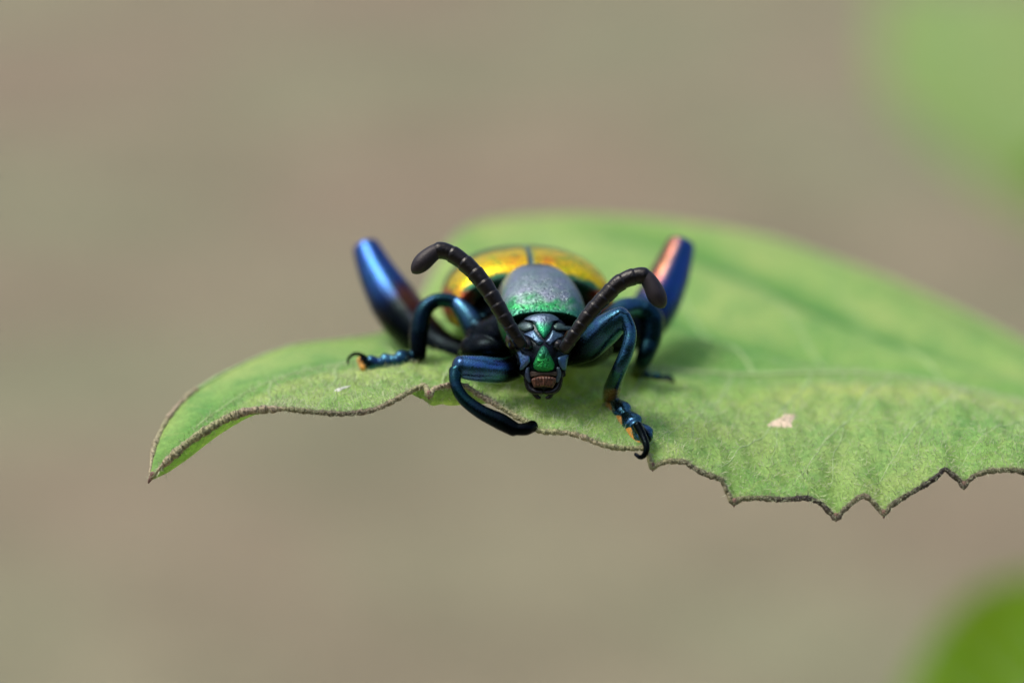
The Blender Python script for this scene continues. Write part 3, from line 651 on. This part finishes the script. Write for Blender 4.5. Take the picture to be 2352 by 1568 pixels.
# --- wing cases
EPS, YAW = math.radians(5.0), math.radians(-4.5)
f0 = K * (1 + 6.0 / D); BO = np.array([(1222 - 1176) * f0, (784 - 716) * f0, 6.0])
dA = np.array([math.sin(YAW) * math.cos(EPS), math.sin(EPS), math.cos(EPS) * math.cos(YAW)]); dC = np.array([0, math.cos(EPS), -math.sin(EPS)]); dB = np.cross(dC, dA)
if dB[0] < 0: dB = -dB
def build_elytron(side):
    ak = [0, .25, .7, 1.5, 3, 5, 8, 11, 12.6, 13.3]
    Hk = [1.75, 2.2, 2.58, 2.9, 3.1, 3.1, 2.8, 2.0, 1.1, .25]; Wk = [3.75, 4.05, 4.25, 4.34, 4.38, 4.38, 4.0, 3.1, 2.0, .5]
    n, m = 130, 90
    a = np.concatenate([np.linspace(0, 2, 60), np.linspace(2, 13.3, n - 60 + 1)[1:]])
    H = pchip(ak, Hk, a); W = pchip(ak, Wk, a)
    a = np.r_[0.5, 0.12, a]; H = np.r_[H[0] * 0.72, H[0] * 0.93, H]; W = np.r_[W[0] * 0.8, W[0] * 0.95, W]
    ph = np.linspace(0, 1, m) * math.radians(90)
    b = W[:, None] * np.sin(ph)[None] ** 0.9; c = H[:, None] * np.cos(ph)[None] ** 0.82
    # seam groove along the middle and the folded lower edge
    c = c - 0.10 * np.exp(-(b / 0.07) ** 2)
    ex_b = [W * 0.985, W * 0.95, W * 0.86]; ex_c = [-0.3 + 0 * W, -0.65 + 0 * W, -0.8 + 0 * W]
    b = np.concatenate([b] + [x[:, None] for x in ex_b], 1); c = np.concatenate([c] + [x[:, None] for x in ex_c], 1)
    b = b + 0.004; A = np.broadcast_to(a[:, None], b.shape)
    p3 = BO + A[..., None] * dA + (side * b)[..., None] * dB + c[..., None] * dC
    p = UVW(p3[..., 0], p3[..., 1], p3[..., 2])
    nz = vnoise(p, 1.6); nf = vnoise(p, 5.0)
    gold = np.array([0.95, 0.68, 0.010]); orange = np.array([0.90, 0.30, 0.02]); green = np.array([0.045, 0.24, 0.10]); olive = np.array([0.16, 0.20, 0.03]); red = np.array([0.52, 0.10, 0.035]); dk = np.array([0.02, 0.05, 0.045])
    cc = np.broadcast_to(gold, p.shape).copy()
    def over(colr, k):
        nonlocal cc
        k = np.clip(k, 0, 1)[..., None]; cc = cc * (1 - k) + colr * k
    over(np.array([0.42, 0.55, 0.02]), sstep(0.05, 0.4, nz + 0.4 * nf) * 0.75)
    over(orange, np.exp(-((b - 0.85) / 0.6) ** 2) * np.exp(-((A - 0.75) / 0.55) ** 2) * (0.7 + nf * 0.6) * (b > 0.15))
    over(olive, sstep(2.0, 3.6, A + 0.5 * nz)); over(dk, sstep(3.4, 5.2, A + 0.4 * nz))
    over(red, sstep(3.3, 3.7, b + 0.15 * nz) * (1 - sstep(0.85, 1.3, c)) * (1 - sstep(0.4, 0.9, -c)) * (1 - sstep(4, 7, A)))
    over(green, 1 - sstep(0.10, 0.22, A + 0.08 * nz)); over(dk, 1 - sstep(0.0, 0.14, A + 0.0 * nz) * (A >= 0)); over(green * 0.9, (np.arange(len(a)) < 2)[:, None] * np.ones_like(b))
    over(red, sstep(2.7, 3.1, b) * (A < 0.8) * (1 - sstep(0.85, 1.2, c))); over(np.array([0.75, 0.42, 0.02]), sstep(3.55, 3.75, b) * (A < 0.6) * sstep(-0.1, 0.5, c))
    over(np.array([0.05, 0.17, 0.22]), 1 - sstep(0.10, 0.17, b + 0.03 * nz))
    over(np.array([0.5, 0.30, 0.02]), (np.arange(b.shape[1]) >= m)[None] * np.ones_like(b) * 0.9)
    part('elytron', p, grid_faces(*b.shape), M_elytron, beetle, np.concatenate([cc, np.full(b.shape + (1,), 0.62)], -1), BASE)
build_elytron(-1); build_elytron(1)

# --- antennae: eleven joints each
def build_antenna(path, rads, cuts):
    pts = np.array(path, float); n = 240; c = catmull(P(pts[:, 0], pts[:, 1], pts[:, 2]), n)
    t = np.linspace(0, 1, n); r = np.interp(t, np.linspace(0, 1, len(rads)), rads) * K
    v, f, _ = tube(c[:215], r[:215] * 0.5, 14); core = part('antenna', v, f, M_antenna, beetle, base=BASE)
    s = np.r_[0, np.cumsum(np.linalg.norm(np.diff(c, axis=0), axis=1))]; s /= s[-1]
    for i, (a, b) in enumerate(zip(cuts[:-1], cuts[1:])):
        last = i == len(cuts) - 2
        q = np.linspace(a - 0.004, b + (0 if last else 0.008), 18); k = np.linspace(0, 1, 18)
        if last: k = np.sin(k * math.pi / 2); q = a - 0.004 + (b - a) * k
        cc = np.stack([np.interp(q, s, c[:, j]) for j in range(3)], -1); rr = np.interp(q, s, r)
        prof = (0.90 + 0.13 * k ** 0.9 - 0.08 * np.clip((k - 0.9) / 0.1, 0, 1) ** 2) if not last else (0.86 + 0.16 * np.sin(math.pi * k * 0.8)) * np.sqrt(np.clip(1 - (np.clip(k - 0.55, 0, 1) / 0.45) ** 2, 0.004, 1))
        v, f, _ = tube(cc, rr * prof, 20); part('antenna_segment', v, f, M_antenna_tip if last else M_antenna, core, base=BASE)
build_antenna([(1198,790,-.1),(1184,770,-.35),(1166,741,-.4),(1143,702,-.35),(1117,660,-.2),(1090,626,0),(1056,595,.2),(1026,578,.3),(1003,577,.3),(976,597,.2),(946,628,.1)],
              [15,15,17,18.5,20,20.5,20.5,20,20,21,20], [0,.06,.125,.20,.275,.35,.43,.515,.605,.70,.785,1.0])
build_antenna([(1296,802,-.2),(1312,778,-.45),(1331,750,-.5),(1358,715,-.5),(1392,679,-.45),(1420,652,-.4),(1450,637,-.35),(1478,634,-.35),(1494,650,-.4),(1508,678,-.45),(1526,708,-.45)],
              [15,15,16,17.5,19,20,20,20,20,22,22], [0,.065,.13,.20,.275,.35,.425,.505,.59,.675,.745,1.0])

# --- face
def flatcol(c, a=0.7, c2=None, y0=0, y1=1):
    def fn(x, y):
        k = sstep(y0, y1, y) if c2 is not None else np.zeros_like(x)
        out = lerp(np.array(c), np.array(c2 if c2 is not None else c), k); return np.concatenate([out, np.full(x.shape + (1,), a)], -1)
    return fn
BG = (0.17, 0.25, 0.34); GB = (0.10, 0.16, 0.16); GR = (0.03, 0.36, 0.10)
def add_plate(name, *args, m=M_face, **kw):
    v, f, c = plate(*args, **kw); return part(name, v, f, m, beetle, c, BASE)
frons_o = [(490,290),(570,240),(690,207),(800,197),(915,210),(1010,258),(1035,300),(965,318),(925,375),(900,460),(850,530),(803,578),(752,525),(702,462),(662,372),(612,322),(545,302)]
add_plate('frons', frons_o, 0.05, 0.17, 0.3, n=90, center=(795, 320), colf=flatcol((0.12, 0.18, 0.25), 0.75, (0.03, 0.38, 0.16), C5(0, 300)[1], C5(0, 430)[1]))
for name, o in (('callus', [(385,390),(450,345),(540,325),(620,345),(648,400),(625,445),(560,470),(500,480),(440,450)]),
                ('callus', [(945,390),(990,345),(1060,345),(1130,390),(1210,395),(1245,430),(1180,465),(1090,465),(1020,465),(965,440)])):
    add_plate(name, o, 0.08, 0.2, 0.3, n=60, edge=0.2, colf=flatcol(GB, 0.65))
add_plate('brow', [(490,520),(560,475),(645,450),(690,500),(745,570),(800,635),(735,680),(690,665),(620,600),(560,560)], 0.08, 0.18, 0.3, n=60, edge=0.35, colf=flatcol((0.10, 0.18, 0.30), 0.75))
add_plate('brow', [(935,450),(1000,480),(1085,510),(1110,550),(1040,590),(960,640),(890,690),(865,665),(825,632),(880,550)], 0.08, 0.18, 0.3, n=60, edge=0.35, colf=flatcol((0.11, 0.19, 0.28), 0.75))
def gran(x, y): return 0.035 * np.sin(x * 1.35) * np.sin(y * 1.5 + 0.6 * x) + 0.05 * np.exp(-((x - HC[0]) / 7) ** 2) * (y < C5(0, 860)[1])
add_plate('clypeus', [(800,688),(850,735),(895,830),(935,905),(965,980),(950,1055),(880,1088),(800,1094),(720,1088),(655,1050),(635,975),(668,895),(705,805),(745,730)], -0.02, 0.26, 0.4, n=96, m=M_gran, center=(800, 930), relief=gran,
          colf=flatcol((0.035, 0.27, 0.15), 0.6, (0.03, 0.45, 0.10), C5(0, 790)[1], C5(0, 930)[1]))
add_plate('cheek', [(390,790),(435,768),(480,820),(580,850),(588,940),(540,1000),(475,1060),(432,1060),(440,980),(415,880)], -0.05, 0.2, 0.5, n=60, edge=0.4, colf=flatcol((0.14, 0.25, 0.45), 0.75))
add_plate('cheek', [(1015,880),(1090,842),(1180,832),(1165,930),(1138,1070),(1085,1060),(1035,985)], -0.05, 0.2, 0.5, n=60, edge=0.4, colf=flatcol((0.10, 0.22, 0.40), 0.75))
v, f, _ = plate([(600,1085),(700,1098),(800,1102),(900,1098),(1000,1085),(1005,1155),(920,1150),(800,1142),(680,1150),(598,1170)], 0.0, 0.14, 0.4); part('mouth_membrane', v, f, M_membrane, beetle, base=BASE)
def ribs(x, y): return 0.075 * np.cos((x - HC[0]) * 0.95) * (0.4 + 0.6 * np.minimum(np.abs(x - HC[0]) / 14, 1))
v, f, _ = plate([(610,1205),(700,1165),(800,1155),(900,1163),(985,1190),(980,1262),(940,1335),(870,1328),(800,1318),(720,1330),(655,1330),(622,1275)], -0.08, 0.2, 0.4, n=120, relief=ribs); part('labrum', v, f, M_labrum, beetle, base=BASE)
def face_tube(name, pts, rad, off, m):
    x, y = C5(*np.array(pts, float).T); wv = face_w(x, y) + off
    c = catmull(P(x, y, wv), 26); v, f, _ = tube(c, np.interp(np.linspace(0, 1, 26), np.linspace(0, 1, len(rad)), rad) * 0.15 * K, 16); return part(name, v, f, m, beetle, base=BASE)
def face_tube_c(name, pts, rad, off, c):
    o = face_tube(name, pts, rad, off, M_face); set_cols(o.data, np.tile(np.array(c), (len(o.data.vertices), 1))); return o
face_tube_c('jaw_base', [(560,1040),(552,1110),(560,1180),(585,1240)], [30,40,40,26], 0.02, (0.12, 0.17, 0.24, 0.7))
face_tube_c('jaw_base', [(1020,1040),(1030,1110),(1022,1180),(1000,1240)], [30,38,38,26], 0.02, (0.12, 0.17, 0.22, 0.7))
face_tube('mandible', [(540,1150),(545,1260),(590,1350),(680,1400),(770,1405)], [40,48,52,50,34], 0.06, M_black)
face_tube('mandible', [(1055,1150),(1040,1260),(1000,1350),(920,1400),(835,1405)], [40,48,52,50,34], 0.06, M_black)
face_tube('palp', [(640,1400),(675,1450),(705,1480),(740,1492)], [34,36,34,24], 0.1, M_black)
face_tube('palp', [(945,1395),(910,1445),(880,1480),(840,1490)], [34,36,34,24], 0.1, M_black)
for x, y in ((318, 610), (1215, 585)):
    ex, ey = C5(x, y); v, f = ellipsoid(P(ex, ey, 0.95), 0.36, 0.46, 0.6); part('eye', v, f, M_eye, beetle, base=BASE)
for pts in ([(560,720),(540,650)], [(1010,725),(1030,660)]):
    face_tube('antenna_socket', [pts[0], ((pts[0][0] + pts[1][0]) / 2, (pts[0][1] + pts[1][1]) / 2), pts[1]], [80, 92, 80], 0.10, M_black)
